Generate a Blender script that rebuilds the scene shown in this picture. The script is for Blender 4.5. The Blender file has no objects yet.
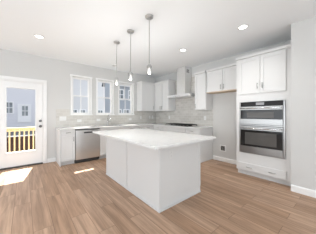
import bpy, bmesh, math, random
from mathutils import Vector, Matrix
random.seed(7)
SC = bpy.context.scene
COL = SC.collection
PI = math.pi

# ------------------------------------------------------------------ camera
cam_d = bpy.data.cameras.new('camera')
cam = bpy.data.objects.new('camera', cam_d)
COL.objects.link(cam)
cam.location = (-4.0825, -5.0581, 1.2533)
cam.rotation_euler = (PI / 2, 0, -0.6948)
cam_d.sensor_width = 36
cam_d.lens = 160.336 / 316 * 36
cam_d.shift_y = -2.45 / 316
cam_d.clip_start = 0.02
cam_d.clip_end = 300
SC.camera = cam

# ------------------------------------------------------------------ view + world
SC.view_settings.view_transform = 'Standard'
SC.view_settings.look = 'None'
SC.view_settings.gamma = 1
SC.view_settings.use_curve_mapping = False
SC.view_settings.exposure = 0.23

W = bpy.data.worlds.new('sky')
SC.world = W
W.use_nodes = True
wn = W.node_tree
bg = wn.nodes['Background']
tc = wn.nodes.new('ShaderNodeTexCoord')
sx = wn.nodes.new('ShaderNodeSeparateXYZ')
rp = wn.nodes.new('ShaderNodeValToRGB')
rp.color_ramp.elements[0].position = 0.0
rp.color_ramp.elements[0].color = (0.73, 0.742, 0.768, 1)
rp.color_ramp.elements[1].position = 0.7
rp.color_ramp.elements[1].color = (0.57, 0.62, 0.71, 1)
wn.links.new(tc.outputs['Generated'], sx.inputs[0])
wn.links.new(sx.outputs['Z'], rp.inputs[0])
wn.links.new(rp.outputs[0], bg.inputs[0])
bg.inputs[1].default_value = 1.5

# ------------------------------------------------------------------ sun and fill lights
sun_d = bpy.data.lights.new('sun', 'SUN')
sun_d.energy = 19.0
sun_d.angle = 0.006
sun_d.color = (1.0, 0.94, 0.84)
sun = bpy.data.objects.new('sun', sun_d)
COL.objects.link(sun)
sun.location = (-3, 6, 9)
sun.rotation_euler = Vector((-0.194, -1.0, -1.6)).to_track_quat('-Z', 'Y').to_euler()


def area(name, loc, target, sx_, sy_, power, color=(1, 1, 1)):
    d = bpy.data.lights.new(name, 'AREA')
    d.shape = 'RECTANGLE'
    d.size = sx_
    d.size_y = sy_
    d.energy = power
    d.color = color
    o = bpy.data.objects.new(name, d)
    COL.objects.link(o)
    o.location = loc
    o.rotation_euler = (Vector(target) - Vector(loc)).to_track_quat('-Z', 'Y').to_euler()
    return o


# added fill lights, tilted up at the ceiling, behind the camera and to the left
area('fill_front', (-3.4, -8.7, 1.0), (-2.3, -5.0, 3.9), 5.6, 1.5, 138, (0.86, 0.945, 1.0))
area('fill_left', (-7.2, -3.0, 1.0), (-3.4, -3.0, 3.0), 4.2, 1.5, 66, (0.86, 0.945, 1.0))

# ------------------------------------------------------------------ helpers


class MB:
    def __init__(self):
        self.bm = bmesh.new()

    def box(self, x0, x1, y0, y1, z0, z1):
        v = [self.bm.verts.new((x, y, z)) for z in (z0, z1) for y in (y0, y1) for x in (x0, x1)]
        for f in ((0, 1, 3, 2), (4, 5, 7, 6), (0, 1, 5, 4), (2, 3, 7, 6), (0, 2, 6, 4), (1, 3, 7, 5)):
            self.bm.faces.new([v[i] for i in f])
        return self

    def quadprism(self, pts, axis, a0, a1):
        """extrude an outline along an axis ('x','y','z')"""
        def mk(p, a):
            if axis == 'x':
                return (a, p[0], p[1])
            if axis == 'y':
                return (p[0], a, p[1])
            return (p[0], p[1], a)
        A = [self.bm.verts.new(mk(p, a0)) for p in pts]
        B = [self.bm.verts.new(mk(p, a1)) for p in pts]
        n = len(pts)
        self.bm.faces.new(A)
        self.bm.faces.new(B)
        for i in range(n):
            self.bm.faces.new((A[i], A[(i + 1) % n], B[(i + 1) % n], B[i]))
        return self

    def tube(self, pts, r, n=10):
        pts = [Vector(p) for p in pts]
        rings = []
        for i, p in enumerate(pts):
            if i == 0:
                t = pts[1] - p
            elif i == len(pts) - 1:
                t = p - pts[i - 1]
            else:
                t = (pts[i + 1] - p).normalized() + (p - pts[i - 1]).normalized()
            t.normalize()
            q = t.to_track_quat('Z', 'Y')
            rr = r[i] if isinstance(r, (list, tuple)) else r
            rings.append([self.bm.verts.new(p + q @ Vector((rr * math.cos(2 * PI * k / n), rr * math.sin(2 * PI * k / n), 0))) for k in range(n)])
        for a, b in zip(rings, rings[1:]):
            for k in range(n):
                self.bm.faces.new((a[k], a[(k + 1) % n], b[(k + 1) % n], b[k]))
        self.bm.faces.new(rings[0])
        self.bm.faces.new(rings[-1])
        return self

    def lathe(self, c, prof, n=24, close=True):
        """profile of (radius, z) about a vertical axis at c"""
        rings = []
        for r, z in prof:
            r = max(r, 1e-4)
            rings.append([self.bm.verts.new((c[0] + r * math.cos(2 * PI * k / n), c[1] + r * math.sin(2 * PI * k / n), c[2] + z)) for k in range(n)])
        for a, b in zip(rings, rings[1:]):
            for k in range(n):
                self.bm.faces.new((a[k], a[(k + 1) % n], b[(k + 1) % n], b[k]))
        if close:
            self.bm.faces.new(rings[0])
            self.bm.faces.new(rings[-1])
        return self

    def build(self, name, mat, parent=None, bevel=0.0, smooth=False, origin=None):
        bm = self.bm
        bmesh.ops.recalc_face_normals(bm, faces=bm.faces)
        o0 = Vector(origin) if origin is not None else (Vector(parent['_o']) if parent else Vector((0, 0, 0)))
        if o0.length:
            bmesh.ops.translate(bm, verts=bm.verts, vec=-o0)
        me = bpy.data.meshes.new(name)
        bm.to_mesh(me)
        bm.free()
        me.materials.append(mat)
        if smooth:
            for p in me.polygons:
                p.use_smooth = True
        o = bpy.data.objects.new(name, me)
        COL.objects.link(o)
        o['_o'] = tuple(o0)
        if parent:
            o.parent = parent
        else:
            o.location = o0
        if bevel:
            b = o.modifiers.new('bevel', 'BEVEL')
            b.width = bevel
            b.segments = 2
            b.limit_method = 'ANGLE'
        return o


def thing(name, label, cat, loc, group=None):
    o = bpy.data.objects.new(name, None)
    COL.objects.link(o)
    o.empty_display_size = 0.1
    o.location = loc
    o['_o'] = tuple(loc)
    o['label'] = label
    o['category'] = cat
    if group:
        o['group'] = group
    return o


def tag(o, label, cat, group=None):
    o['label'] = label
    o['category'] = cat
    if group:
        o['group'] = group
    return o


def struct(o):
    o['kind'] = 'structure'
    return o


def sempty(name, loc):
    o = bpy.data.objects.new(name, None)
    COL.objects.link(o)
    o.location = loc
    o['_o'] = tuple(loc)
    o['kind'] = 'structure'
    return o


def dup(root, loc, label, rotz=None):
    r = root.copy()
    COL.objects.link(r)
    r.location = loc
    r['label'] = label
    if rotz is not None:
        r.rotation_euler = (0, 0, rotz)
    for ch in list(root.children):
        c = ch.copy()
        COL.objects.link(c)
        c.parent = r
        for g in list(ch.children):
            d = g.copy()
            COL.objects.link(d)
            d.parent = c
    return r


# ------------------------------------------------------------------ materials


def pm(name, col, rough=0.5, metal=0.0, spec=0.5, noise=None, bump=None):
    m = bpy.data.materials.new(name)
    m.use_nodes = True
    nt = m.node_tree
    p = nt.nodes['Principled BSDF']
    p.inputs['Base Color'].default_value = (*col, 1)
    p.inputs['Roughness'].default_value = rough
    p.inputs['Metallic'].default_value = metal
    p.inputs['Specular IOR Level'].default_value = spec
    t = nt.nodes.new('ShaderNodeTexCoord')
    if noise:
        sc_, amt, stretch = noise
        mp = nt.nodes.new('ShaderNodeMapping')
        mp.inputs['Scale'].default_value = stretch
        nz = nt.nodes.new('ShaderNodeTexNoise')
        nz.inputs['Scale'].default_value = sc_
        nz.inputs['Detail'].default_value = 4
        r = nt.nodes.new('ShaderNodeValToRGB')
        r.color_ramp.elements[0].color = tuple(max(0, c * (1 - amt)) for c in col) + (1,)
        r.color_ramp.elements[1].color = tuple(min(1, c * (1 + amt)) for c in col) + (1,)
        r.color_ramp.elements[0].position = 0.3
        r.color_ramp.elements[1].position = 0.7
        nt.links.new(t.outputs['Object'], mp.inputs[0])
        nt.links.new(mp.outputs[0], nz.inputs['Vector'])
        nt.links.new(nz.outputs['Fac'], r.inputs[0])
        nt.links.new(r.outputs[0], p.inputs['Base Color'])
    if bump:
        sc_, st = bump
        nz2 = nt.nodes.new('ShaderNodeTexNoise')
        nz2.inputs['Scale'].default_value = sc_
        b = nt.nodes.new('ShaderNodeBump')
        b.inputs['Strength'].default_value = st
        b.inputs['Distance'].default_value = 0.002
        nt.links.new(t.outputs['Object'], nz2.inputs['Vector'])
        nt.links.new(nz2.outputs['Fac'], b.inputs['Height'])
        nt.links.new(b.outputs[0], p.inputs['Normal'])
    return m


def emit(name, col, strength):
    m = bpy.data.materials.new(name)
    m.use_nodes = True
    p = m.node_tree.nodes['Principled BSDF']
    p.inputs['Base Color'].default_value = (*col, 1)
    p.inputs['Emission Color'].default_value = (*col, 1)
    p.inputs['Emission Strength'].default_value = strength
    return m


def glass_mat(name, tint=(1, 1, 1), refl=0.5, rough=0.0):
    m = bpy.data.materials.new(name)
    m.use_nodes = True
    nt = m.node_tree
    nt.nodes.remove(nt.nodes['Principled BSDF'])
    out = nt.nodes['Material Output']
    tr = nt.nodes.new('ShaderNodeBsdfTransparent')
    tr.inputs[0].default_value = (*tint, 1)
    gl = nt.nodes.new('ShaderNodeBsdfGlossy')
    gl.inputs['Roughness'].default_value = rough
    lw = nt.nodes.new('ShaderNodeLayerWeight')
    lw.inputs[0].default_value = 0.5
    fr = nt.nodes.new('ShaderNodeMath')
    fr.operation = 'POWER'
    fr.inputs[1].default_value = 3.0
    nt.links.new(lw.outputs['Facing'], fr.inputs[0])
    mu = nt.nodes.new('ShaderNodeMath')
    mu.operation = 'MULTIPLY'
    mu.inputs[1].default_value = refl
    mx = nt.nodes.new('ShaderNodeMixShader')
    nt.links.new(fr.outputs[0], mu.inputs[0])
    nt.links.new(mu.outputs[0], mx.inputs[0])
    nt.links.new(tr.outputs[0], mx.inputs[1])
    nt.links.new(gl.outputs[0], mx.inputs[2])
    nt.links.new(mx.outputs[0], out.inputs[0])
    return m


def plank_mat():
    m = bpy.data.materials.new('oak_planks')
    m.use_nodes = True
    nt = m.node_tree
    L = nt.links.new
    p = nt.nodes['Principled BSDF']
    t = nt.nodes.new('ShaderNodeTexCoord')
    mp = nt.nodes.new('ShaderNodeMapping')
    mp.inputs['Rotation'].default_value = (0, 0, PI / 2)
    mp.inputs['Location'].default_value = (0.31, 0.05, 0)
    L(t.outputs['Object'], mp.inputs[0])

    def brick(mortar):
        b = nt.nodes.new('ShaderNodeTexBrick')
        b.offset = 0.37
        b.offset_frequency = 2
        b.inputs['Scale'].default_value = 1
        b.inputs['Brick Width'].default_value = 1.22
        b.inputs['Row Height'].default_value = 0.18
        b.inputs['Mortar Size'].default_value = mortar
        b.inputs['Mortar Smooth'].default_value = 0.2
        b.inputs['Bias'].default_value = 0
        b.inputs['Color1'].default_value = (0, 0, 0, 1)
        b.inputs['Color2'].default_value = (1, 1, 1, 1)
        b.inputs['Mortar'].default_value = (0.5, 0.5, 0.5, 1)
        L(mp.outputs[0], b.inputs['Vector'])
        return b
    b = brick(0.0022)
    ramp = nt.nodes.new('ShaderNodeValToRGB')
    cr = ramp.color_ramp
    cr.elements[0].position = 0.0
    cr.elements[0].color = (0.410, 0.258, 0.165, 1)
    cr.elements[1].position = 1.0
    cr.elements[1].color = (0.515, 0.345, 0.238, 1)
    e = cr.elements.new(0.5)
    e.color = (0.460, 0.299, 0.200, 1)
    L(b.outputs['Color'], ramp.inputs[0])
    # grain: noise stretched along the plank, shifted per plank
    mp2 = nt.nodes.new('ShaderNodeMapping')
    mp2.inputs['Scale'].default_value = (0.8, 13, 1)
    addv = nt.nodes.new('ShaderNodeVectorMath')
    addv.operation = 'ADD'
    scv = nt.nodes.new('ShaderNodeVectorMath')
    scv.operation = 'SCALE'
    scv.inputs['Scale'].default_value = 7.0
    L(b.outputs['Color'], scv.inputs[0])
    L(mp.outputs[0], addv.inputs[0])
    L(scv.outputs[0], addv.inputs[1])
    L(addv.outputs[0], mp2.inputs[0])
    nz = nt.nodes.new('ShaderNodeTexNoise')
    nz.inputs['Scale'].default_value = 1.6
    nz.inputs['Detail'].default_value = 6
    nz.inputs['Roughness'].default_value = 0.62
    nz.inputs['Distortion'].default_value = 0.6
    L(mp2.outputs[0], nz.inputs['Vector'])
    gr = nt.nodes.new('ShaderNodeValToRGB')
    gr.color_ramp.elements[0].position = 0.30
    gr.color_ramp.elements[0].color = (0.58, 0.55, 0.52, 1)
    gr.color_ramp.elements[1].position = 0.72
    gr.color_ramp.elements[1].color = (1.22, 1.22, 1.22, 1)
    L(nz.outputs['Fac'], gr.inputs[0])
    mul = nt.nodes.new('ShaderNodeMix')
    mul.data_type = 'RGBA'
    mul.blend_type = 'MULTIPLY'
    mul.inputs['Factor'].default_value = 1
    L(ramp.outputs[0], mul.inputs['A'])
    L(gr.outputs[0], mul.inputs['B'])
    gap = nt.nodes.new('ShaderNodeMix')
    gap.data_type = 'RGBA'
    gap.inputs['B'].default_value = (0.16, 0.09, 0.055, 1)
    L(b.outputs['Fac'], gap.inputs['Factor'])
    L(mul.outputs['Result'], gap.inputs['A'])
    L(gap.outputs['Result'], p.inputs['Base Color'])
    p.inputs['Roughness'].default_value = 0.42
    p.inputs['Specular IOR Level'].default_value = 0.4
    bp = nt.nodes.new('ShaderNodeBump')
    bp.inputs['Strength'].default_value = 0.25
    bp.inputs['Distance'].default_value = 0.002
    bp.invert = True
    L(b.outputs['Fac'], bp.inputs['Height'])
    L(bp.outputs[0], p.inputs['Normal'])
    return m


def tile_mat(name, plane):
    """small glossy greige wall tiles; plane 'xz' or 'yz'"""
    m = bpy.data.materials.new(name)
    m.use_nodes = True
    nt = m.node_tree
    L = nt.links.new
    p = nt.nodes['Principled BSDF']
    t = nt.nodes.new('ShaderNodeTexCoord')
    s = nt.nodes.new('ShaderNodeSeparateXYZ')
    c = nt.nodes.new('ShaderNodeCombineXYZ')
    L(t.outputs['Object'], s.inputs[0])
    L(s.outputs['X' if plane == 'xz' else 'Y'], c.inputs[0])
    L(s.outputs['Z'], c.inputs[1])
    b = nt.nodes.new('ShaderNodeTexBrick')
    b.offset = 0.5
    b.inputs['Scale'].default_value = 1
    b.inputs['Brick Width'].default_value = 0.152
    b.inputs['Row Height'].default_value = 0.0765
    b.inputs['Mortar Size'].default_value = 0.003
    b.inputs['Color1'].default_value = (0.52, 0.50, 0.465, 1)
    b.inputs['Color2'].default_value = (0.62, 0.60, 0.565, 1)
    b.inputs['Mortar'].default_value = (0.68, 0.67, 0.65, 1)
    L(c.outputs[0], b.inputs['Vector'])
    L(b.outputs['Color'], p.inputs['Base Color'])
    p.inputs['Roughness'].default_value = 0.16
    bp = nt.nodes.new('ShaderNodeBump')
    bp.inputs['Strength'].default_value = 0.3
    bp.inputs['Distance'].default_value = 0.002
    bp.invert = True
    L(b.outputs['Fac'], bp.inputs['Height'])
    L(bp.outputs[0], p.inputs['Normal'])
    return m


def siding_mat(name, col):
    m = bpy.data.materials.new(name)
    m.use_nodes = True
    nt = m.node_tree
    L = nt.links.new
    p = nt.nodes['Principled BSDF']
    p.inputs['Base Color'].default_value = (*col, 1)
    p.inputs['Roughness'].default_value = 0.7
    t = nt.nodes.new('ShaderNodeTexCoord')
    w = nt.nodes.new('ShaderNodeTexWave')
    w.wave_type = 'BANDS'
    w.bands_direction = 'Z'
    w.wave_profile = 'SAW'
    w.inputs['Scale'].default_value = 1.7
    bp = nt.nodes.new('ShaderNodeBump')
    bp.inputs['Strength'].default_value = 0.6
    bp.inputs['Distance'].default_value = 0.02
    L(t.outputs['Object'], w.inputs['Vector'])
    L(w.outputs['Fac'], bp.inputs['Height'])
    L(bp.outputs[0], p.inputs['Normal'])
    return m


def quartz_mat():
    m = bpy.data.materials.new('white_quartz')
    m.use_nodes = True
    nt = m.node_tree
    L = nt.links.new
    p = nt.nodes['Principled BSDF']
    t = nt.nodes.new('ShaderNodeTexCoord')
    nz = nt.nodes.new('ShaderNodeTexNoise')
    nz.inputs['Scale'].default_value = 1.6
    nz.inputs['Detail'].default_value = 8
    nz.inputs['Distortion'].default_value = 1.8
    r = nt.nodes.new('ShaderNodeValToRGB')
    r.color_ramp.elements[0].position = 0.46
    r.color_ramp.elements[0].color = (0.75, 0.75, 0.74, 1)
    r.color_ramp.elements[1].position = 0.54
    r.color_ramp.elements[1].color = (0.75, 0.75, 0.74, 1)
    e = r.color_ramp.elements.new(0.5)
    e.color = (0.71, 0.71, 0.71, 1)
    L(t.outputs['Object'], nz.inputs['Vector'])
    L(nz.outputs['Fac'], r.inputs[0])
    L(r.outputs[0], p.inputs['Base Color'])
    p.inputs['Roughness'].default_value = 0.12
    return m


M_WALL = pm('wall_paint', (0.61, 0.608, 0.598), 0.85, bump=(180, 0.08))
M_CEIL = pm('ceiling_paint', (0.83, 0.85, 0.865), 0.9, bump=(150, 0.06))
M_TRIM = pm('white_trim_paint', (0.82, 0.82, 0.815), 0.4, bump=(90, 0.03))
M_CAB = pm('white_cabinet_lacquer', (0.70, 0.70, 0.695), 0.38, bump=(60, 0.02))
M_FLOOR = plank_mat()
M_TILE_B = tile_mat('greige_tile_back', 'xz')
M_TILE_R = tile_mat('greige_tile_right', 'yz')
M_QUARTZ = quartz_mat()
M_STEEL = pm('brushed_steel', (0.74, 0.74, 0.735), 0.30, 1.0, noise=(6, 0.06, (1, 1, 60)))
M_STEELO = pm('oven_steel', (0.34, 0.335, 0.33), 0.30, 1.0, noise=(6, 0.06, (1, 60, 1)))
M_STEELH = pm('steel_hood', (0.88, 0.88, 0.875), 0.36, 1.0, noise=(6, 0.05, (60, 60, 1)))
M_NICKEL = pm('satin_nickel', (0.33, 0.33, 0.325), 0.32, 1.0, noise=(40, 0.05, (1, 1, 1)))
M_PEND = pm('pendant_nickel', (0.50, 0.50, 0.49), 0.28, 1.0, noise=(40, 0.05, (1, 1, 1)))
M_PULL = pm('pull_nickel', (0.34, 0.34, 0.33), 0.3, 1.0, noise=(40, 0.05, (1, 1, 1)))
M_KNOB = pm('dark_nickel', (0.16, 0.16, 0.16), 0.35, 0.9, noise=(40, 0.05, (1, 1, 1)))
M_CHROME = pm('chrome', (0.75, 0.75, 0.76), 0.12, 1.0, noise=(20, 0.03, (1, 1, 1)))
M_BLACKGL = pm('black_oven_glass', (0.016, 0.015, 0.015), 0.08, 0, 0.3, noise=(3, 0.1, (1, 1, 1)))
M_WINGL = pm('oven_window_glass', (0.10, 0.095, 0.09), 0.12, 0, 0.2, noise=(3, 0.1, (1, 1, 1)))
M_BLACK = pm('black_iron', (0.03, 0.03, 0.03), 0.5, noise=(30, 0.2, (1, 1, 1)))
M_DARK = pm('dark_plastic', (0.05, 0.05, 0.05), 0.5, noise=(30, 0.1, (1, 1, 1)))
M_PLASTIC = pm('white_plastic', (0.72, 0.72, 0.71), 0.35, noise=(30, 0.02, (1, 1, 1)))
M_SLOT = pm('slot_dark', (0.08, 0.08, 0.08), 0.6, noise=(30, 0.1, (1, 1, 1)))
M_OAK = pm('raw_birch', (0.64, 0.51, 0.38), 0.6, noise=(5, 0.12, (20, 1, 20)))
M_GLASS = glass_mat('window_glass', (0.97, 0.985, 1.0), 0.8)
M_SHADE = glass_mat('pendant_glass', (0.97, 0.975, 0.975), 0.9, 0.05)
M_BULB = emit('lamp_bulb', (1.0, 0.96, 0.90), 0.8)
M_BULB.node_tree.nodes['Principled BSDF'].inputs['Base Color'].default_value = (0.2, 0.19, 0.18, 1)
M_LED = emit('led_lens', (1.0, 0.97, 0.92), 4.0)
M_SCREEN = pm('display_panel', (0.30, 0.30, 0.31), 0.2, noise=(10, 0.1, (1, 1, 1)))
M_BOXIN = pm('grey_box_inside', (0.14, 0.135, 0.13), 0.5, noise=(40, 0.5, (1, 1, 1)))
M_YWOOD = pm('new_yellow_lumber', (0.60, 0.49, 0.30), 0.7, noise=(6, 0.12, (20, 20, 1)))
M_DECK = pm('deck_board', (0.50, 0.38, 0.22), 0.7, noise=(4, 0.2, (2, 14, 1)))
M_DIRT = pm('bare_earth', (0.018, 0.0115, 0.010), 0.95, 0, 0.0, noise=(1.3, 0.35, (1, 1, 1)))
M_ROAD = pm('pale_gravel', (0.19, 0.19, 0.20), 0.9, 0, 0.0, noise=(3, 0.1, (1, 1, 1)))
M_SID_W = siding_mat('white_siding', (0.78, 0.78, 0.81))
M_SID_B = siding_mat('slate_blue_siding', (0.47, 0.51, 0.55))
M_SID_G = siding_mat('pale_grey_siding', (0.72, 0.715, 0.715))
M_ROOF = pm('grey_shingle', (0.12, 0.13, 0.15), 0.9, 0, 0.0, noise=(12, 0.25, (1, 1, 3)))
M_ROOFL = pm('light_shingle', (0.15, 0.16, 0.18), 0.9, 0, 0.0, noise=(12, 0.15, (1, 1, 3)))
M_PANE = pm('house_window_pane', (0.22, 0.25, 0.27), 0.15, noise=(3, 0.2, (1, 1, 1)))
M_EXT = pm('exterior_trim', (0.90, 0.90, 0.90), 0.6, noise=(10, 0.02, (1, 1, 1)))

# ------------------------------------------------------------------ room shell
H = 2.74
XL, YF = -7.5, -9.0
WT = 0.15
PIER = -0.711           # face of the wall beyond the oven cabinet
PIERY = -4.432

struct(MB().box(XL, 0.0, YF, 0.0, -0.08, 0.0).build('floor', M_FLOOR))
struct(MB().box(XL - WT, WT, YF - WT, WT, H, H + 0.1).build('ceiling', M_CEIL))

# window wall, with openings for the door and three windows
WIN = [(-3.035, -2.545), (-2.325, -1.835), (-1.585, -1.065)]
WZ0, WZ1 = 1.262, 2.345
DX0, DX1, DZ1 = -4.57, -3.70, 2.06
w = MB()
w.box(XL - WT, DX0, 0, WT, 0, H)
w.box(DX0, DX1, 0, WT, DZ1, H)
w.box(DX1, WIN[0][0], 0, WT, 0, H)
xs = [WIN[0][0], WIN[0][1], WIN[1][0], WIN[1][1], WIN[2][0], WIN[2][1]]
w.box(xs[1], xs[2], 0, WT, WZ0, WZ1)
w.box(xs[3], xs[4], 0, WT, WZ0, WZ1)
w.box(xs[0], xs[5], 0, WT, 0, WZ0)
w.box(xs[0], xs[5], 0, WT, WZ1, H)
w.box(xs[5], WT, 0, WT, 0, H)
struct(w.build('wall_back', M_WALL))

struct(MB().box(0, WT, YF, 0, 0, H).build('wall_right', M_WALL))
struct(MB().box(PIER, -0.002, YF + 0.002, PIERY, 0, H).build('wall_right', M_WALL))
# left and front walls: outside the frame, with added openings sized for sky fill light
w = MB()
w.box(XL - WT, XL, YF - WT, -5.2, 0, H)
w.box(XL - WT, XL, -0.8, 0, 0, H)
w.box(XL - WT, XL, -5.2, -0.8, 2.62, H)
struct(w.build('wall_left', M_WALL))
w = MB()
w.box(XL, -7.1, YF - WT, YF, 0, H)
w.box(-3.2, WT, YF - WT, YF, 0, H)
w.box(-7.1, -3.2, YF - WT, YF, 2.62, H)
struct(w.build('wall_front', M_WALL))

# baseboards
BBP = [(0, 0), (0.014, 0), (0.014, 0.085), (0.010, 0.098), (0.004, 0.106), (0, 0.106)]


def baseboard(name, axis, fixed, sgn, a0, a1):
    m = MB()
    if axis == 'y':      # runs along y, against x = fixed
        m.quadprism([(fixed + sgn * p[0], p[1]) for p in BBP], 'y', a0, a1)
    else:
        m.quadprism([(fixed + sgn * p[0], p[1]) for p in BBP], 'x', a0, a1)
    return struct(m.build(name, M_TRIM))


baseboard('baseboard_back', 'x', 0, -1, -3.625, -3.438)
baseboard('baseboard_back', 'x', 0, -1, XL, -4.66)
baseboard('baseboard_right', 'y', 0, -1, -3.49, -2.578)
baseboard('baseboard_right', 'y', PIER, -1, YF, PIERY)
baseboard('baseboard_left', 'y', XL, 1, -0.8, 0)

# ------------------------------------------------------------------ windows


def build_window(n, x0, x1):
    r = sempty('window_%d' % n, ((x0 + x1) / 2, 0, WZ0))
    # casing on the room side
    c = MB()
    cw = 0.045
    c.box(x0 - cw, x0, -0.018, 0, WZ0 - 0.0, WZ1)
    c.box(x1, x1 + cw, -0.018, 0, WZ0 - 0.0, WZ1)
    c.box(x0 - cw - 0.012, x1 + cw + 0.012, -0.024, 0, WZ1, WZ1 + 0.045)
    c.build('casing', M_TRIM, r, 0.003)
    MB().box(x0 - cw - 0.015, x1 + cw + 0.015, -0.045, 0.06, WZ0 - 0.025, WZ0).build('sill', M_TRIM, r, 0.004)
    # vinyl frame set back in the wall
    f = MB()
    y0, y1 = 0.06, 0.13
    f.box(x0, x0 + 0.02, y0, y1, WZ0, WZ1)
    f.box(x1 - 0.02, x1, y0, y1, WZ0, WZ1)
    f.box(x0 + 0.02, x1 - 0.02, y0, y1, WZ1 - 0.02, WZ1)
    f.box(x0 + 0.02, x1 - 0.02, y0, y1, WZ0, WZ0 + 0.02)
    f.build('window_frame', M_TRIM, r, 0.002)
    zm = 1.80
    for nm, za, zb, ya in (('lower_sash', WZ0 + 0.02, zm + 0.02, 0.068), ('upper_sash', zm - 0.02, WZ1 - 0.02, 0.098)):
        s = MB()
        xa, xb = x0 + 0.02, x1 - 0.02
        s.box(xa, xa + 0.024, ya, ya + 0.028, za, zb)
        s.box(xb - 0.024, xb, ya, ya + 0.028, za, zb)
        s.box(xa + 0.024, xb - 0.024, ya, ya + 0.028, za, za + 0.03)
        s.box(xa + 0.024, xb - 0.024, ya, ya + 0.028, zb - 0.03, zb)
        so = s.build(nm, M_TRIM, r, 0.002)
        xm = (x0 + x1) / 2
        MB().box(xm - 0.010, xm + 0.010, ya + 0.006, ya + 0.022, za + 0.03, zb - 0.03).build('muntin', M_TRIM, so)
        MB().box(xa + 0.024, xb - 0.024, ya + 0.012, ya + 0.016, za + 0.03, zb - 0.03).build('pane', M_GLASS, so)


for i, (a, b) in enumerate(WIN):
    build_window(i + 1, a, b)

# ------------------------------------------------------------------ patio door
d = sempty('door_1', (-4.135, 0, 0))
c = MB()
for xa, xb in ((DX0 - 0.065, DX0), (DX1, DX1 + 0.065)):
    c.box(xa, xb, -0.02, 0, 0, DZ1)
c.box(DX0 - 0.065, DX1 + 0.065, -0.022, 0, DZ1, DZ1 + 0.075)
c.build('casing', M_TRIM, d, 0.004)
j = MB()
j.box(DX0, DX0 + 0.022, 0, WT, 0, DZ1)
j.box(DX1 - 0.022, DX1, 0, WT, 0, DZ1)
j.box(DX0 + 0.022, DX1 - 0.022, 0, WT, DZ1 - 0.022, DZ1)
j.build('jamb', M_TRIM, d)
sx0, sx1, sz0, sz1 = DX0 + 0.025, DX1 - 0.025, 0.028, DZ1 - 0.025
gx0, gx1, gz0, gz1 = -4.405, -3.865, 0.36, 1.885
s = MB()
s.box(sx0, gx0, 0.012, 0.056, sz0, sz1)
s.box(gx1, sx1, 0.012, 0.056, sz0, sz1)
s.box(gx0, gx1, 0.012, 0.056, sz0, gz0)
s.box(gx0, gx1, 0.012, 0.056, gz1, sz1)
s.build('door_panel', M_TRIM, d, 0.002)
g = MB()
fw = 0.032
for ya, yb in ((0.0, 0.012), (0.056, 0.066)):
    g.box(gx0 - fw, gx0 + 0.004, ya, yb, gz0 - fw, gz1 + fw)
    g.box(gx1 - 0.004, gx1 + fw, ya, yb, gz0 - fw, gz1 + fw)
    g.box(gx0, gx1, ya, yb, gz0 - fw, gz0 + 0.004)
    g.box(gx0, gx1, ya, yb, gz1 - 0.004, gz1 + fw)
g.build('glass_frame', M_TRIM, d, 0.003)
MB().box(gx0, gx1, 0.030, 0.036, gz0, gz1).build('pane', M_GLASS, d)
k = MB()
k.tube([(-3.768, 0.012, 0.955), (-3.768, 0.004, 0.955), (-3.768, -0.02, 0.955), (-3.768, -0.035, 0.955), (-3.768, -0.055, 0.955), (-3.768, -0.066, 0.955)],
       [0.033, 0.033, 0.012, 0.013, 0.027, 0.016], 18)
k.build('door_knob', M_KNOB, d, 0, True)
k = MB()
k.tube([(-3.768, 0.012, 1.092), (-3.768, -0.008, 1.092), (-3.768, -0.014, 1.092)], [0.032, 0.03, 0.022], 18)
k.box(-3.774, -3.762, -0.032, -0.012, 1.074, 1.110)
k.build('deadbolt', M_KNOB, d)
for z in (0.3, 1.05, 1.8):
    MB().tube([(sx0 - 0.002, 0.004, z - 0.05), (sx0 - 0.002, 0.004, z + 0.05)], 0.008, 8).build('hinge', M_NICKEL, d)
MB().box(DX0 + 0.022, DX1 - 0.022, -0.035, WT, 0.0, 0.022).build('threshold', M_DARK, d)

# ------------------------------------------------------------------ cabinetry helpers
# 'B' = against the back (window) wall: a -> x, out -> -y.   'R' = against the right wall: a -> y, out -> -x.


def wbox(m, wall, a0, a1, o0, o1, z0, z1):
    if wall == 'B':
        m.box(a0, a1, -o1, -o0, z0, z1)
    else:
        m.box(-o1, -o0, a0, a1, z0, z1)


def shaker(m, wall, a0, a1, z0, z1, o, fr=0.056):
    if z1 - z0 < 0.2:
        fr = min(fr, 0.036)
    t = 0.02
    wbox(m, wall, a0, a0 + fr, o, o + t, z0, z1)
    wbox(m, wall, a1 - fr, a1, o, o + t, z0, z1)
    wbox(m, wall, a0 + fr, a1 - fr, o, o + t, z0, z0 + fr)
    wbox(m, wall, a0 + fr, a1 - fr, o, o + t, z1 - fr, z1)
    wbox(m, wall, a0 + fr - 0.002, a1 - fr + 0.002, o, o + 0.007, z0 + fr - 0.002, z1 - fr + 0.002)


def pt(wall, a, o, z):
    return (a, -o, z) if wall == 'B' else (-o, a, z)


def pull(wall, a, o, z, vertical, parent, ln=0.085):
    m = MB()
    h = ln / 2
    if vertical:
        m.tube([pt(wall, a, o + 0.028, z - h - 0.012), pt(wall, a, o + 0.028, z + h + 0.012)], 0.0062, 8)
        for dz in (-h, h):
            m.tube([pt(wall, a, o, z + dz), pt(wall, a, o + 0.028, z + dz)], 0.0058, 8)
    else:
        m.tube([pt(wall, a - h - 0.012, o + 0.028, z), pt(wall, a + h + 0.012, o + 0.028, z)], 0.0062, 8)
        for da in (-h, h):
            m.tube([pt(wall, a + da, o, z), pt(wall, a + da, o + 0.028, z)], 0.0058, 8)
    return m.build('pull_handle', M_PULL, parent, 0, True)


def door(root, wall, a0, a1, z0, z1, o, handle=None):
    m = MB()
    shaker(m, wall, a0 + 0.002, a1 - 0.002, z0, z1, o)
    dd = m.build('door', M_CAB, root, 0.0015)
    if handle:
        pull(wall, handle[0], o + 0.02, handle[1], True, dd)
    return dd


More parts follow.
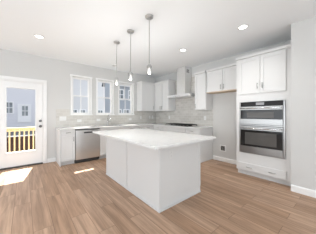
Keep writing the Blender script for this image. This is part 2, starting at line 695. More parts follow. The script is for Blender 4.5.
def drawer(root, wall, a0, a1, z0, z1, o, handles, flat=False):
    m = MB()
    if flat:
        wbox(m, wall, a0, a1, o, o + 0.02, z0, z1)
    else:
        shaker(m, wall, a0, a1, z0, z1, o)
    dd = m.build('drawer', M_CAB, root, 0.0015)
    for hh in handles:
        pull(wall, hh, o + 0.02, (z0 + z1) / 2, False, dd)
    return dd


BD = 0.592     # base body depth


def base_cab(wall, a0, a1, label, fronts, toe=True):
    r = thing('base_cabinet', label, 'cabinet', pt(wall, (a0 + a1) / 2, BD / 2, 0), 'white base cabinets')
    m = MB()
    if 'sink' in label:      # open carcass round the basin
        wbox(m, wall, a0, a1, 0.004, BD, 0.10, 0.12)
        wbox(m, wall, a0, a0 + 0.018, 0.004, BD, 0.12, 0.882)
        wbox(m, wall, a1 - 0.018, a1, 0.004, BD, 0.12, 0.882)
        wbox(m, wall, a0 + 0.018, a1 - 0.018, BD - 0.018, BD, 0.12, 0.882)
    else:
        wbox(m, wall, a0, a1, 0.004, BD, 0.10, 0.882)
    m.build('body', M_CAB, r)
    m = MB()
    wbox(m, wall, a0, a1, 0.004, BD - 0.07, 0.0, 0.10)
    m.build('toe_kick', M_CAB, r)
    for fr in fronts:
        if fr[0] == 'drawer':
            drawer(r, wall, fr[1], fr[2], fr[3], fr[4], BD, [(fr[1] + fr[2]) / 2] if fr[5] else [], False)
        else:
            door(r, wall, fr[1], fr[2], fr[3], fr[4], BD, fr[5])
    return r


g_ = 0.004
# ---- window wall
r = base_cab('B', -3.410, -3.096, 'narrow white base cabinet with one drawer and door, left of the dishwasher',
             [('drawer', -3.404, -3.102, 0.742, 0.872, True), ('door', -3.404, -3.102, 0.112, 0.730, (-3.135, 0.64))])
m = MB()
m.box(-3.428, -3.411, -0.612, -0.004, 0, 0.882)
m.build('end_panel', M_CAB, r, 0.002)
base_cab('B', -2.468, -1.640, 'white sink base cabinet with two doors under the kitchen faucet',
         [('drawer', -2.462, -1.646, 0.742, 0.872, False),
          ('door', -2.462, -2.056, 0.112, 0.730, (-2.09, 0.64)), ('door', -2.052, -1.646, 0.112, 0.730, (-2.018, 0.64))])
base_cab('B', -1.636, -0.99, 'white base cabinet below the rightmost window, partly behind the island',
         [('drawer', -1.630, -1.315, 0.742, 0.872, True), ('drawer', -1.311, -0.996, 0.742, 0.872, True),
          ('door', -1.630, -1.315, 0.112, 0.730, (-1.35, 0.64)), ('door', -1.311, -0.996, 0.112, 0.730, (-1.276, 0.64))])
base_cab('B', -0.986, -0.004, 'white blind corner base cabinet where the two counters meet',
         [('drawer', -0.980, -0.640, 0.742, 0.872, True), ('door', -0.980, -0.640, 0.112, 0.730, (-0.94, 0.64))])
# ---- right wall
base_cab('R', -1.196, -0.600, 'white base cabinet on the corner side of the gas cooktop',
         [('drawer', -1.190, -0.640, 0.742, 0.872, True), ('door', -1.190, -0.640, 0.112, 0.730, (-1.15, 0.64))])
base_cab('R', -2.088, -1.200, 'wide white base cabinet directly under the gas cooktop',
         [('drawer', -2.082, -1.206, 0.742, 0.872, False),
          ('door', -2.082, -1.646, 0.112, 0.730, (-1.68, 0.64)), ('door', -1.642, -1.206, 0.112, 0.730, (-1.608, 0.64))])
r = base_cab('R', -2.556, -2.092, 'white drawer base cabinet at the counter end beside the fridge space',
             [('drawer', -2.550, -2.098, 0.742, 0.872, True), ('drawer', -2.550, -2.098, 0.432, 0.730, True),
              ('drawer', -2.550, -2.098, 0.112, 0.420, True)])
m = MB()
m.box(-0.612, -0.004, -2.572, -2.557, 0, 0.882)
m.build('end_panel', M_CAB, r, 0.002)

# ------------------------------------------------------------------ L-shaped kitchen worktop with sink cut-out
CT0, CT1 = 0.883, 0.914
SX0, SX1, SY0, SY1 = -2.43, -1.68, -0.52, -0.13
m = MB()
m.box(-3.440, SX0, -0.64, -0.002, CT0, CT1)
m.box(SX0, SX1, -0.64, SY0, CT0, CT1)
m.box(SX0, SX1, SY1, -0.002, CT0, CT1)
m.box(SX1, -0.64, -0.64, -0.002, CT0, CT1)
m.box(-0.64, -0.002, -2.585, -0.002, CT0, CT1)
tag(m.build('worktop', M_QUARTZ), 'L-shaped white quartz worktop along the windows and under the range hood', 'countertop')

# sink
s = thing('kitchen_sink', 'stainless steel undermount sink below the middle window', 'sink', (-2.055, -0.325, 0.70))
m = MB()
t = 0.004
m.box(SX0 + t, SX1 - t, SY0 + t, SY1 - t, 0.70, 0.704)
m.box(SX0 + t, SX0 + 2 * t, SY0 + t, SY1 - t, 0.704, 0.91)
m.box(SX1 - 2 * t, SX1 - t, SY0 + t, SY1 - t, 0.704, 0.91)
m.box(SX0 + 2 * t, SX1 - 2 * t, SY0 + t, SY0 + 2 * t, 0.704, 0.91)
m.box(SX0 + 2 * t, SX1 - 2 * t, SY1 - 2 * t, SY1 - t, 0.704, 0.91)
m.build('basin', M_STEEL, s)
m = MB()
m.lathe((-2.055, -0.30, 0.704), [(0.045, 0), (0.045, 0.004), (0.03, 0.006), (0.0, 0.003)], 20)
m.build('drain', M_CHROME, s)

# faucet
fx, fy = -2.03, -0.075
fa = thing('kitchen_faucet', 'chrome gooseneck faucet on the worktop below the middle window', 'faucet', (fx, fy, CT1))
m = MB()
m.lathe((fx, fy, CT1), [(0.030, 0), (0.030, 0.008), (0.023, 0.02), (0.022, 0.11), (0.015, 0.125)], 20)
m.build('base', M_CHROME, fa, 0, True)
pts = [(fx, fy, CT1 + 0.12), (fx, fy, CT1 + 0.22)]
for i in range(0, 11):
    a = PI * i / 10
    pts.append((fx, fy - 0.085 + 0.085 * math.cos(a), CT1 + 0.24 + 0.085 * math.sin(a)))
pts.append((fx, fy - 0.17, CT1 + 0.20))
m = MB()
m.tube(pts, 0.013, 12)
m.build('spout', M_CHROME, fa, 0, True)
m = MB()
m.tube([(fx, fy - 0.17, CT1 + 0.215), (fx, fy - 0.17, CT1 + 0.20), (fx, fy - 0.17, CT1 + 0.14), (fx, fy - 0.17, CT1 + 0.135)], [0.014, 0.018, 0.019, 0.013], 14)
m.build('spray_head', M_CHROME, fa, 0, True)
m = MB()
m.tube([(fx + 0.018, fy, CT1 + 0.075), (fx + 0.05, fy, CT1 + 0.08), (fx + 0.085, fy - 0.005, CT1 + 0.125)], [0.012, 0.011, 0.006], 10)
m.build('lever', M_CHROME, fa, 0, True)

# ------------------------------------------------------------------ backsplash tiles
tag(MB().box(-3.430, -3.095, -0.010, -0.0005, CT1, 1.405).box(-3.095, -1.005, -0.010, -0.0005, CT1, 1.235)
    .box(-1.005, -0.011, -0.010, -0.0005, CT1, 1.384).build('tile_backsplash', M_TILE_B),
    'glossy greige tile backsplash under the three windows', 'backsplash')
tag(MB().box(-0.010, -0.0005, -2.585, -0.0105, CT1, 1.384)
    .build('tile_backsplash', M_TILE_R),
    'glossy greige tile backsplash strip behind the gas cooktop', 'backsplash')
tag(MB().box(-0.010, -0.0005, -2.186, -1.126, 1.3845, 2.439).build('tile_backsplash', M_TILE_R),
    'glossy greige tile panel behind the range hood, between the wall cabinets', 'backsplash')

# ------------------------------------------------------------------ dishwasher
x0, x1 = -3.092, -2.472
dw = thing('dishwasher', 'stainless steel dishwasher under the worktop below the leftmost window', 'dishwasher', ((x0 + x1) / 2, -0.31, 0))
MB().box(x0 + 0.004, x1 - 0.004, -0.575, -0.03, 0.03, 0.878).build('body', M_DARK, dw)
MB().box(x0 + 0.008, x1 - 0.008, -0.545, -0.05, 0.0, 0.095).build('toe_kick', M_BLACK, dw)
dr = MB().box(x0 + 0.006, x1 - 0.006, -0.618, -0.577, 0.098, 0.845).build('door', M_STEEL, dw, 0.004)
MB().box(x0 + 0.20, x1 - 0.20, -0.622, -0.6185, 0.765, 0.800).build('pocket_handle', M_BLACK, dr, 0.006)
MB().box(x0 + 0.006, x1 - 0.006, -0.610, -0.577, 0.848, 0.876).build('control_strip', M_BLACK, dw, 0.003)

# ------------------------------------------------------------------ wall cabinets
UD = 0.312
UZ0, UZ1 = 1.385, 2.44


def crown(root, wall, a0, a1, o, z, ret0=False, ret1=False):
    """small crown along the front top of a cabinet, with optional returns"""
    m = MB()
    wbox(m, wall, a0 - (0.016 if ret0 else 0), a1 + (0.016 if ret1 else 0), o - 0.02, o + 0.026, z - 0.05, z)
    if ret0:
        wbox(m, wall, a0 - 0.016, a0, 0.004, o - 0.02, z - 0.045, z)
    if ret1:
        wbox(m, wall, a1, a1 + 0.016, 0.004, o - 0.02, z - 0.045, z)
    m.build('crown_moulding', M_CAB, root, 0.004)


def wall_cab(wall, a0, a1, z0, z1, label, doors, rets, dep=UD, under=None):
    r = thing('wall_cabinet', label, 'cabinet', pt(wall, (a0 + a1) / 2, dep / 2, z0), 'white wall cabinets')
    m = MB()
    wbox(m, wall, a0, a1, 0.012, dep, z0 + (0.02 if under else 0), z1)
    m.build('body', M_CAB, r)
    if under:
        m = MB()
        wbox(m, wall, a0, a1, 0.012, dep + 0.018, z0, z0 + 0.02)
        m.build('bottom_panel', under, r)['label'] = 'bare wood underside'
    for dd in doors:
        door(r, wall, dd[0], dd[1], z0 + (0.022 if under else 0.006), z1 - 0.055, dep, dd[2])
    crown(r, wall, a0, a1, dep + 0.02, z1, *rets)
    return r


wall_cab('B', -0.90, -0.012, UZ0, UZ1, 'white wall cabinet in the corner, right of the rightmost window',
         [(-0.895, -0.345, (-0.38, UZ0 + 0.12))], (True, False))
wall_cab('R', -1.115, -0.318, UZ0, UZ1, 'white two-door wall cabinet left of the range hood, meeting the corner',
         [(-1.110, -0.745, (-0.785, UZ0 + 0.11)), (-0.741, -0.345, (-0.70, UZ0 + 0.11))], (True, False))
wall_cab('R', -2.565, -2.195, UZ0, UZ1, 'narrow single-door white wall cabinet right of the range hood',
         [(-2.560, -2.200, (-2.235, UZ0 + 0.11))], (False, True))
wall_cab('R', -3.484, -2.586, 1.825, UZ1, 'short two-door white wall cabinet with wood underside over the fridge space',
         [(-3.479, -3.037, (-3.075, 1.825 + 0.12)), (-3.033, -2.591, (-2.995, 1.825 + 0.12))], (False, False), UD, M_OAK)

# ------------------------------------------------------------------ range hood
h = thing('range_hood', 'stainless steel chimney range hood above the cooktop', 'range hood', (-0.2, -1.655, 1.80))
m = MB()
prof = [(-0.47, 1.80), (-0.012, 1.80), (-0.012, 1.885), (-0.30, 1.885), (-0.47, 1.872)]
m.quadprism(prof, 'y', -2.115, -1.195)
m.build('canopy', M_STEELH, h, 0.003)
MB().box(-0.30, -0.012, -1.815, -1.470, 1.885, 2.36).build('chimney', M_STEELH, h, 0.002)
MB().box(-0.296, -0.012, -1.811, -1.474, 2.36, 2.738).build('upper_chimney', M_STEELH, h, 0.002)
v = MB()
for i in range(5):
    v.box(-0.22, -0.10, -1.8125, -1.8105, 2.56 + i * 0.022, 2.57 + i * 0.022)
v.build('vent_slots', M_BLACK, h)
for i in range(3):
    MB().box(-0.43, -0.10, -2.08 + i * 0.29, -1.81 + i * 0.29, 1.793, 1.7995).build('grease_filter', M_STEELH, h)
for i in range(4):
    MB().tube([(-0.47, -1.73 + i * 0.05, 1.819), (-0.474, -1.73 + i * 0.05, 1.819)], 0.008, 10).build('button', M_DARK, h)

# ------------------------------------------------------------------ gas cooktop
ck = thing('gas_cooktop', 'black gas cooktop with iron grates set in the worktop under the range hood', 'cooktop', (-0.33, -1.655, CT1))
CK0, CK1 = -2.115, -1.195
MB().box(-0.585, -0.075, CK0, CK1, CT1 + 0.0005, CT1 + 0.012).build('top', M_BLACKGL, ck, 0.003)
bp_ = [(-0.20, -1.36, 0.045), (-0.45, -1.36, 0.038), (-0.33, -1.655, 0.06), (-0.20, -1.95, 0.045), (-0.45, -1.95, 0.038)]
for (x, y, rr) in bp_:
    MB().lathe((x, y, CT1 + 0.012), [(rr, 0), (rr, 0.008), (rr * .75, 0.012), (rr * .75, 0.02), (0, 0.021)], 20).build('burner', M_BLACK, ck)
for ya, yb in ((-2.10, -1.81), (-1.80, -1.51), (-1.50, -1.21)):
    gm = MB()
    zt0, zt1 = CT1 + 0.036, CT1 + 0.048
    for y in (ya, yb - 0.012, (ya + yb) / 2 - 0.006):
        gm.box(-0.545, -0.10, y, y + 0.012, zt0, zt1)
    for x in (-0.545, -0.332, -0.112):
        gm.box(x, x + 0.012, ya, yb, zt0, zt1)
    for x in (-0.545, -0.112):
        for y in (ya, yb - 0.012):
            gm.box(x, x + 0.012, y, y + 0.012, CT1 + 0.012, zt0)
    gm.build('grate', M_BLACK, ck)
for i in range(5):
    MB().lathe((-0.565, -1.855 + i * 0.10, CT1 + 0.012), [(0.017, 0), (0.016, 0.02), (0.0, 0.021)], 14).build('knob', M_NICKEL, ck)

# ------------------------------------------------------------------ oven cabinet and wall oven
T0, T1, TD = -4.424, -3.492, 0.58
OY0, OY1, OZ0, OZ1 = -4.322, -3.572, 0.475, 1.505
oc = thing('oven_cabinet', 'tall white cabinet holding the wall ovens, beside the wall end', 'cabinet', (-TD / 2, (T0 + T1) / 2, 0))
m = MB()
wbox(m, 'R', T0, T1, 0.004, TD, 0.10, OZ0 - 0.004)
wbox(m, 'R', T0, T1, 0.004, TD, OZ1 + 0.004, UZ1)
wbox(m, 'R', T0, OY0 - 0.004, 0.004, TD, OZ0 - 0.004, OZ1 + 0.004)
wbox(m, 'R', OY1 + 0.004, T1, 0.004, TD, OZ0 - 0.004, OZ1 + 0.004)
wbox(m, 'R', OY0 - 0.004, OY1 + 0.004, 0.004, 0.02, OZ0 - 0.004, OZ1 + 0.004)
m.build('body', M_CAB, oc)
m = MB()
wbox(m, 'R', T0, T1, 0.004, TD - 0.07, 0, 0.10)
m.build('toe_kick', M_CAB, oc)
ym = -3.945
door(oc, 'R', -4.345, ym - 0.002, 1.672, 2.385, TD, (ym - 0.042, 1.672 + 0.14))
door(oc, 'R', ym + 0.002, -3.545, 1.672, 2.385, TD, (ym + 0.042, 1.672 + 0.14))
drawer(oc, 'R', -4.345, -3.545, 0.118, 0.262, TD, [-4.146, -3.755], True)
crown(oc, 'R', T0, T1, TD + 0.02, UZ1 + 0.015, False, False)

ov = thing('wall_oven', 'stainless steel wall oven with microwave above, built into the tall white cabinet', 'oven', (-TD / 2, (OY0 + OY1) / 2, OZ0))
MB().box(-0.578, -0.10, OY0 + 0.012, OY1 - 0.012, OZ0 + 0.004, OZ1 - 0.004).build('body', M_DARK, ov)
fm = MB()
fx0, fx1 = -0.600, -0.5805
fm.box(fx0, fx1, OY0 - 0.012, OY0 + 0.016, OZ0 - 0.002, OZ1 + 0.002)
fm.box(fx0, fx1, OY1 - 0.016, OY1 + 0.012, OZ0 - 0.002, OZ1 + 0.002)
fm.box(fx0, fx1, OY0 + 0.016, OY1 - 0.016, OZ0 - 0.002, OZ0 + 0.028)
fm.box(fx0, fx1, OY0 + 0.016, OY1 - 0.016, 1.030, 1.056)
fm.build('trim_frame', M_STEELO, ov, 0.002)
ya, yb = OY0 + 0.018, OY1 - 0.018
cp = MB().box(-0.612, -0.5785, ya, yb, 1.418, OZ1).build('control_panel', M_BLACKGL, ov, 0.002)
MB().box(-0.6135, -0.6122, (ya + yb) / 2 - 0.07, (ya + yb) / 2 + 0.07, 1.437, 1.488).build('display', M_SCREEN, cp)


def oven_handle(z, parent):
    hm = MB()
    hm.tube([(-0.668, ya + 0.015, z), (-0.668, yb - 0.015, z)], 0.012, 12)
    for y in (ya + 0.05, yb - 0.05):
        hm.tube([(-0.624, y, z), (-0.668, y, z)], 0.009, 8)
    hm.build('handle', M_CHROME, parent, 0, True)


# microwave door
md = MB()
md.box(-0.622, -0.5785, ya, yb, 1.345, 1.412)
md.box(-0.622, -0.5785, ya, yb, 1.060, 1.165)
md.box(-0.622, -0.5785, ya, ya + 0.004, 1.165, 1.345)
md.box(-0.622, -0.5785, yb - 0.004, yb, 1.165, 1.345)
md = md.build('microwave_door', M_STEELO, ov, 0.0015)
MB().box(-0.6235, -0.579, ya + 0.005, yb - 0.005, 1.166, 1.344).build('glass_panel', M_BLACKGL, md)
MB().box(-0.6245, -0.6236, ya + 0.13, yb - 0.13, 1.192, 1.300).build('window', M_WINGL, md)
oven_handle(1.380, md)
# lower oven door
od = MB()
od.box(-0.622, -0.5785, ya, yb, 0.945, 1.024)
od.box(-0.622, -0.5785, ya, yb, 0.505, 0.620)
od.box(-0.622, -0.5785, ya, ya + 0.004, 0.620, 0.945)
od.box(-0.622, -0.5785, yb - 0.004, yb, 0.620, 0.945)
od = od.build('oven_door', M_STEELO, ov, 0.0015)
MB().box(-0.6235, -0.579, ya + 0.005, yb - 0.005, 0.621, 0.944).build('glass_panel', M_BLACKGL, od)
MB().box(-0.6245, -0.6236, ya + 0.09, yb - 0.09, 0.660, 0.900).build('window', M_WINGL, od)
oven_handle(0.985, od)

# ------------------------------------------------------------------ island
IX0, IX1, IY0, IY1 = -2.752, -1.880, -3.490, -1.765
isl = thing('kitchen_island', 'white panelled kitchen island base in the middle of the floor', 'kitchen island', ((IX0 + IX1) / 2, (IY0 + IY1) / 2, 0))
MB().box(IX0 + 0.070, IX1 - 0.07, IY0 + 0.012, IY1 - 0.012, 0, 0.10).box(IX0 + 0.070, IX1 - 0.004, IY0 + 0.012, IY1 - 0.012, 0.10, 0.882).build('body', M_CAB, isl)
SEAM = -2.642
MB().box(IX0, IX0 + 0.0695, SEAM + 0.007, IY1 - 0.012, 0, 0.882).build('back_panel', M_CAB, isl, 0.001)
MB().box(IX0, IX0 + 0.0695, IY0 + 0.012, SEAM - 0.007, 0, 0.882).build('back_panel', M_CAB, isl, 0.001)
MB().box(IX0, IX1, IY0, IY0 + 0.0115, 0, 0.882).build('end_panel', M_CAB, isl, 0.001)
MB().box(IX0, IX1, IY1 - 0.0115, IY1, 0, 0.882).build('end_panel', M_CAB, isl, 0.001)
# corner stiles
MB().box(IX0 - 0.006, IX0, IY0 - 0.006, IY0 + 0.05, 0, 0.882).box(IX0, IX0 + 0.012, IY0 - 0.006, IY0, 0, 0.882).build('corner_stile', M_CAB, isl, 0.001)
MB().box(IX0 - 0.006, IX0, IY1 - 0.05, IY1, 0, 0.882).build('corner_stile', M_CAB, isl, 0.001)
MB().box(IX1 - 0.05, IX1, IY0 - 0.006, IY0, 0.10, 0.882).build('corner_stile', M_CAB, isl, 0.001)
# shoe moulding round the base
sm = MB()
sm.box(IX0 - 0.018, IX0, IY0 - 0.018, IY1, 0, 0.022)
sm.box(IX0, IX1 - 0.005, IY0 - 0.018, IY0, 0, 0.022)
sm.build('shoe_moulding', M_CAB, isl, 0.006)
# working side (towards the cooktop): doors and drawers
def idoor(y0, y1, z0, z1, kind):
    mm = MB()
    fr_ = 0.056 if z1 - z0 > 0.2 else 0.036
    X0, X1 = IX1 - 0.004, IX1 + 0.016
    mm.box(X0, X1, y0, y0 + fr_, z0, z1)
    mm.box(X0, X1, y1 - fr_, y1, z0, z1)
    mm.box(X0, X1, y0 + fr_, y1 - fr_, z0, z0 + fr_)
    mm.box(X0, X1, y0 + fr_, y1 - fr_, z1 - fr_, z1)
    mm.box(X0, X0 + 0.009, y0 + fr_, y1 - fr_, z0 + fr_, z1 - fr_)
    dd_ = mm.build(kind, M_CAB, isl, 0.0015)
    hm_ = MB()
    yc, zc = (y0 + y1) / 2, (z0 + z1) / 2
    if kind == 'drawer':
        hm_.tube([(X1 + 0.028, yc - 0.06, zc), (X1 + 0.028, yc + 0.06, zc)], 0.006, 8)
        for q in (-0.05, 0.05):
            hm_.tube([(X1, yc + q, zc), (X1 + 0.028, yc + q, zc)], 0.0058, 8)
    else:
        hm_.tube([(X1 + 0.028, y0 + 0.03, z1 - 0.16), (X1 + 0.028, y0 + 0.03, z1 - 0.04)], 0.006, 8)
        for q in (-0.15, -0.05):
            hm_.tube([(X1, y0 + 0.03, z1 + q), (X1 + 0.028, y0 + 0.03, z1 + q)], 0.0058, 8)
    hm_.build('pull_handle', M_NICKEL, dd_, 0, True)


n = 3
wd = (IY1 - IY0 - 0.024) / n
for i in range(n):
    q0 = IY0 + 0.012 + i * wd
    idoor(q0 + 0.003, q0 + wd - 0.003, 0.742, 0.872, 'drawer')
    idoor(q0 + 0.003, q0 + wd - 0.003, 0.112, 0.730, 'door')

tag(MB().box(-3.032, -1.846, -3.754, -1.737, CT0, CT1).build('island_countertop', M_QUARTZ, None, 0.003, False, (-2.44, -2.745, CT0)),
    'white quartz slab overhanging the kitchen island', 'countertop')

# ------------------------------------------------------------------ pendants over the island
px = -2.63
PY = [-3.108, -2.553, -1.990]
GP = 'pendant lights over the island'
pd = thing('pendant_light', 'nearest glass pendant over the island, hanging closest to the camera', 'pendant light', (px, PY[0], 1.72), GP)
c = (px, PY[0], 0)
MB().lathe(c, [(0.062, H), (0.062, H - 0.012), (0.056, H - 0.024), (0.012, H - 0.028), (0.0, H - 0.028)], 24).build('canopy', M_PEND, pd, 0, True)
MB().tube([(px, PY[0], H - 0.026), (px, PY[0], 2.01)], 0.0065, 8).build('rod', M_PEND, pd)
MB().lathe(c, [(0.0, 2.015), (0.014, 2.015), (0.024, 2.008), (0.030, 1.995), (0.037, 1.99), (0.038, 1.962), (0.0, 1.962)], 24).build('socket_cap', M_PEND, pd)
MB().lathe(c, [(0.034, 1.965), (0.034, 1.955), (0.040, 1.942), (0.043, 1.92), (0.043, 1.862), (0.041, 1.852)], 28, False).build('glass_shade', M_SHADE, pd, 0, True)
MB().lathe(c, [(0.012, 1.962), (0.012, 1.95), (0.017, 1.935), (0.026, 1.912), (0.027, 1.895), (0.021, 1.875), (0.0, 1.866)], 18).build('bulb', M_BULB, pd, 0, True)
dup(pd, (px, PY[1], 1.72), 'middle glass pendant over the island, between the other two')
dup(pd, (px, PY[2], 1.72), 'farthest glass pendant over the island, hanging nearest the windows')

for y in PY:
    dl = bpy.data.lights.new('pendant_lamp', 'POINT')
    dl.energy = 12
    dl.shadow_soft_size = 0.03
    dl.color = (1, 0.98, 0.95)
    lo = bpy.data.objects.new('pendant_lamp', dl)
    COL.objects.link(lo)
    lo.location = (px, y, 1.845)

# ------------------------------------------------------------------ recessed ceiling lights + detector
GR = 'recessed ceiling lights'
RL = [(-3.868, -1.261, 'recessed ceiling light nearest the patio door, left of the pendants'),
      (-1.276, -2.59, 'recessed ceiling light in front of the range hood chimney'),
      (-1.231, -3.891, 'recessed ceiling light in front of the tall oven cabinet')]
rl = thing('recessed_light', RL[0][2], 'ceiling light', (RL[0][0], RL[0][1], H), GR)
c = (RL[0][0], RL[0][1], 0)
MB().lathe(c, [(0.085, H), (0.085, H - 0.006), (0.066, H - 0.010), (0.062, H - 0.002), (0.062, H)], 28, False).build('trim_ring', M_PLASTIC, rl, 0, True)
MB().lathe(c, [(0.062, H - 0.0005), (0.062, H - 0.003), (0.0, H - 0.004)], 28).build('lens', M_LED, rl)
for x, y, lb in RL[1:]:
    dup(rl, (x, y, H), lb)
for x, y, _ in RL:
    dl = bpy.data.lights.new('can_lamp', 'SPOT')
    dl.energy = 28
    dl.spot_size = 2.2
    dl.spot_blend = 0.8
    dl.shadow_soft_size = 0.06
    dl.color = (1, 0.97, 0.93)
    lo = bpy.data.objects.new('can_lamp', dl)
    COL.objects.link(lo)
    lo.location = (x, y, H - 0.02)

sd = thing('smoke_detector', 'small round detector on the ceiling above the middle window', 'smoke detector', (-2.005, -0.527, H))
c = (-2.005, -0.527, 0)
MB().lathe(c, [(0.058, H), (0.058, H - 0.014), (0.052, H - 0.032), (0.030, H - 0.036), (0, H - 0.036)], 24).build('housing', M_PLASTIC, sd, 0, True)
MB().lathe(c, [(0.054, H - 0.020), (0.0560, H - 0.0205), (0.0555, H - 0.025), (0.053, H - 0.0255)], 24, False).build('vent_ring', M_SLOT, sd)

# ------------------------------------------------------------------ outlets and switches


def plate_b(x, z, label, gangs=1, wide=False, kind='outlet', y=-0.010, grp=None):
    nm = 'wall_outlet' if kind == 'outlet' else 'light_switch'
    r_ = thing(nm, label, 'outlet' if kind == 'outlet' else 'switch', (x, y, z), 'outlets around the kitchen' if kind == 'outlet' else None)
    hw = 0.036 + 0.023 * (gangs - 1)
    hh = 0.058
    if wide:
        hw, hh = 0.058, 0.036
    MB().box(x - hw, x + hw, y - 0.006, y - 0.0005, z - hh, z + hh).build('cover_plate', M_PLASTIC, r_, 0.002)
    for i in range(gangs):
        xc = x + (i - (gangs - 1) / 2) * 0.046
        if kind == 'outlet':
            for q in (-0.019, 0.019):
                if wide:
                    rc = MB().box(x + q - 0.015, x + q + 0.015, y - 0.008, y - 0.0062, z - 0.016, z + 0.016).build('receptacle', M_PLASTIC, r_)
                    for p_ in (-0.006, 0.006):
                        MB().box(x + q - 0.004, x + q + 0.004, y - 0.0086, y - 0.0081, z + p_ - 0.001, z + p_ + 0.001).build('slot', M_SLOT, rc)
                else:
                    rc = MB().box(xc - 0.016, xc + 0.016, y - 0.008, y - 0.0062, z + q - 0.015, z + q + 0.015).build('receptacle', M_PLASTIC, r_)
                    for p_ in (-0.006, 0.006):
                        MB().box(xc + p_ - 0.001, xc + p_ + 0.001, y - 0.0086, y - 0.0081, z + q - 0.004, z + q + 0.004).build('slot', M_SLOT, rc)
        else:
            MB().box(xc - 0.016, xc + 0.016, y - 0.0105, y - 0.0062, z - 0.033, z + 0.033).build('rocker', M_PLASTIC, r_, 0.002)
    return r_


plate_b(-3.272, 1.145, 'white triple switch plate on the tile left of the leftmost window', 3, False, 'switch')
plate_b(-2.855, 1.075, 'white sideways outlet on the tile under the leftmost window', 1, True)
plate_b(-2.30, 1.085, 'white sideways outlet on the tile under the middle window, left of the faucet', 1, True)
plate_b(-1.174, 1.085, 'white sideways outlet on the tile under the rightmost window', 1, True)
plate_b(-0.72, 1.145, 'white outlet on the tile right of the rightmost window, under the corner cabinet', 1, False)
plate_b(-0.300, 1.150, 'white outlet on the tile near the corner, left one of the pair', 1, False)
plate_b(-0.165, 1.150, 'white outlet on the tile near the corner, right one of the pair', 1, False)


def plate_r(y, z, label, x=-0.010):
    r_ = thing('wall_outlet', label, 'outlet', (x, y, z), 'outlets around the kitchen')
    MB().box(x - 0.006, x - 0.0005, y - 0.036, y + 0.036, z - 0.058, z + 0.058).build('cover_plate', M_PLASTIC, r_, 0.002)
    for q in (-0.019, 0.019):
        rc = MB().box(x - 0.008, x - 0.0062, y - 0.016, y + 0.016, z + q - 0.015, z + q + 0.015).build('receptacle', M_PLASTIC, r_)
        for p_ in (-0.006, 0.006):
            MB().box(x - 0.0086, x - 0.0081, y + p_ - 0.001, y + p_ + 0.001, z + q - 0.004, z + q + 0.004).build('slot', M_SLOT, rc)


plate_r(-0.82, 1.15, 'white outlet on the tile left of the cooktop, below the two-door cabinet')
plate_r(-2.33, 1.15, 'white outlet on the tile right of the cooktop, below the narrow cabinet')
plate_b(-2.545, 0.712, 'white outlet on the end of the kitchen island under the overhang', 1, False, 'outlet', IY0)

# fridge water box, recessed look with a deep frame
wb = thing('water_valve_box', 'small square water valve box low on the wall of the fridge space', 'valve box', (0, -2.875, 0.352))
y, z = -2.875, 0.352
m = MB()
m.box(-0.012, -0.001, y - 0.085, y - 0.060, z - 0.085, z + 0.085)
m.box(-0.012, -0.001, y + 0.060, y + 0.085, z - 0.085, z + 0.085)
m.box(-0.012, -0.001, y - 0.060, y + 0.060, z - 0.085, z - 0.060)
m.box(-0.012, -0.001, y - 0.060, y + 0.060, z + 0.060, z + 0.085)
m.build('frame', M_PLASTIC, wb, 0.003)
MB().box(-0.004, -0.001, y - 0.060, y + 0.060, z - 0.060, z + 0.060).build('recess', M_BOXIN, wb)
m = MB()
m.tube([(-0.004, y, z - 0.02), (-0.03, y, z - 0.02)], 0.011, 10)
m.tube([(-0.022, y, z - 0.02), (-0.022, y, z + 0.03)], 0.009, 10)
m.build('valve', M_NICKEL, wb, 0, True)

# ------------------------------------------------------------------ outside
GZ = -0.9
gm = MB()
gm.box(-40, 45, 0.16, 15.8, GZ - 0.3, GZ)
struct(gm.build('ground', M_DIRT))
struct(MB().box(-60, 80, 15.8, 120, GZ - 0.3, GZ).build('ground', M_ROAD))
# rest of the outer wall below the floor line
struct(MB().box(XL, 0.15, 0.0, WT, -0.9, -0.001).build('trim_1', M_SID_G))

DKZ = -0.05
dk = thing('wooden_deck', 'wooden deck outside the glass patio door', 'deck', (-4.3, 0.85, GZ))
m = MB()
for i in range(10):
    m.box(-6.2, -2.6, 0.155 + i * 0.143, 0.155 + i * 0.143 + 0.138, DKZ - 0.03, DKZ)
m.build('boards', M_DECK, dk)
for x in (-6.1, -4.4, -2.7):
    MB().box(x - 0.05, x + 0.05, 1.40, 1.50, GZ, DKZ - 0.03).build('post', M_YWOOD, dk)

RY = 1.52
rg = thing('deck_railing', 'yellow new-lumber railing with square balusters on the deck outside the door', 'railing', (-4.3, RY, DKZ))
MB().box(-6.2, -2.6, RY - 0.07, RY + 0.07, 0.815, 0.852).build('top_rail', M_YWOOD, rg)
MB().box(-6.2, -2.6, RY - 0.019, RY + 0.019, 0.735, 0.815).build('upper_rail', M_YWOOD, rg)
MB().box(-6.2, -2.6, RY - 0.019, RY + 0.019, 0.03, 0.115).build('lower_rail', M_YWOOD, rg)
for x in (-6.15, -2.65):
    MB().box(x - 0.045, x + 0.045, RY - 0.045, RY + 0.045, DKZ, 0.815).build('post', M_YWOOD, rg)
bal = None
for i in range(30):
    x = -6.007 + i * 0.113
    if bal is None:
        bx0 = x
        bal = MB().box(x - 0.017, x + 0.017, RY - 0.053, RY - 0.019, 0.04, 0.805).build('baluster', M_YWOOD, rg)
    else:
        o = bal.copy()
        COL.objects.link(o)
        o.parent = rg
        o.location = (x - bx0, 0, 0)


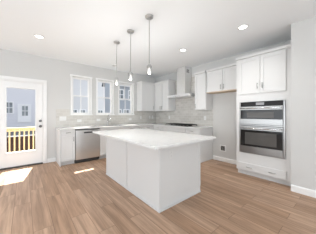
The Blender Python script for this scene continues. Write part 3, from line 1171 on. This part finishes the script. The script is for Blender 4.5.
def house(name, x0, x1, y0, y1, zt, siding, roof, label, wins, ridge=2.2, sc=1.0):
    r_ = thing(name, label, 'house', ((x0 + x1) / 2, (y0 + y1) / 2, GZ), 'houses beyond the deck')
    MB().box(x0, x1, y0, y1, GZ, zt).build('wall', siding, r_)
    ym_ = (y0 + y1) / 2
    m_ = MB()
    e_ = 0.4
    sl_ = ridge / (ym_ - y0 + e_)
    for sg_ in (-1, 1):
        ye_ = ym_ + sg_ * (ym_ - y0 + e_)
        m_.quadprism([(ye_, zt + 0.0), (ym_, zt + ridge), (ym_, zt + ridge + 0.14), (ye_, zt + 0.14)], 'x', x0 - 0.3, x1 + 0.3)
    m_.build('roof', roof, r_)
    MB().quadprism([(y0, zt), (y0, zt + sl_ * e_), (ym_, zt + ridge - 0.01), (y1, zt + sl_ * e_), (y1, zt)], 'x', x0, x1).build('gable', siding, r_)
    m_ = MB().box(x0 - 0.32, x1 + 0.32, y0 - e_ - 0.03, y0 - e_, zt - 0.22, zt + 0.05)
    m_.box(x0 - 0.3, x1 + 0.3, y0 - e_, y0, zt - 0.08, zt - 0.001)
    m_.build('eave_board', M_EXT, r_)
    for (wx, wz, ww, wh) in wins:
        f_ = MB()
        t_ = 0.13
        f_.box(wx - ww / 2 - t_, wx - ww / 2, y0 - 0.06, y0, wz - t_, wz + wh + t_)
        f_.box(wx + ww / 2, wx + ww / 2 + t_, y0 - 0.06, y0, wz - t_, wz + wh + t_)
        f_.box(wx - ww / 2, wx + ww / 2, y0 - 0.06, y0, wz + wh, wz + wh + t_)
        f_.box(wx - ww / 2, wx + ww / 2, y0 - 0.06, y0, wz - t_, wz)
        f_.box(wx - ww / 2, wx + ww / 2, y0 - 0.05, y0, wz + wh / 2 - 0.04, wz + wh / 2 + 0.04)
        f_.box(wx - 0.03, wx + 0.03, y0 - 0.05, y0, wz, wz + wh)
        fo = f_.build('window', M_EXT, r_)
        MB().box(wx - ww / 2, wx + ww / 2, y0 - 0.02, y0 - 0.001, wz, wz + wh).build('pane', M_PANE, fo)
    return r_


hs = house('house', -12, -1.2, 22, 31, 6.6, M_SID_W, M_ROOFL, 'pale house seen through the glass patio door, beyond the railing',
      [(-5.55, 1.45, 0.65, 1.3), (-4.02, 1.1, 0.60, 1.25), (-2.3, 1.1, 0.65, 1.3), (-7.5, 1.1, 0.7, 1.4)], 2.2)
MB().box(-4.74, -3.40, 21.90, 21.925, 0.25, 0.97).box(-4.74, -4.46, 21.90, 21.99, 0.97, 2.60).box(-3.58, -3.40, 21.90, 21.99, 0.97, 2.60).box(-4.46, -3.58, 21.90, 21.99, 2.49, 2.60).build('entry_surround', M_EXT, hs)
house('house', 0.6, 9.5, 24, 32, 9.4, M_SID_G, M_ROOFL, 'light grey house seen through the leftmost kitchen window',
      [(2.2, 0.7, 0.8, 1.3), (3.5, 0.7, 0.8, 1.3), (4.9, 0.7, 0.8, 1.3), (6.5, 0.7, 0.8, 1.3)], 1.4)
house('house', 4.6, 13, 14.5, 17, 5.2, M_SID_B, M_ROOF, 'slate blue two-storey house seen through the middle and rightmost windows',
      [(5.4, 0.75, 0.7, 1.1), (6.6, 0.75, 0.7, 1.1), (7.7, 0.75, 0.7, 1.1), (9.0, 0.75, 0.7, 1.1),
       (5.7, 3.3, 0.8, 1.2), (7.4, 3.3, 0.8, 1.2), (9.0, 3.3, 0.8, 1.2)], 2.0)

for o in list(bpy.data.objects):
    if '_o' in o:
        del o['_o']
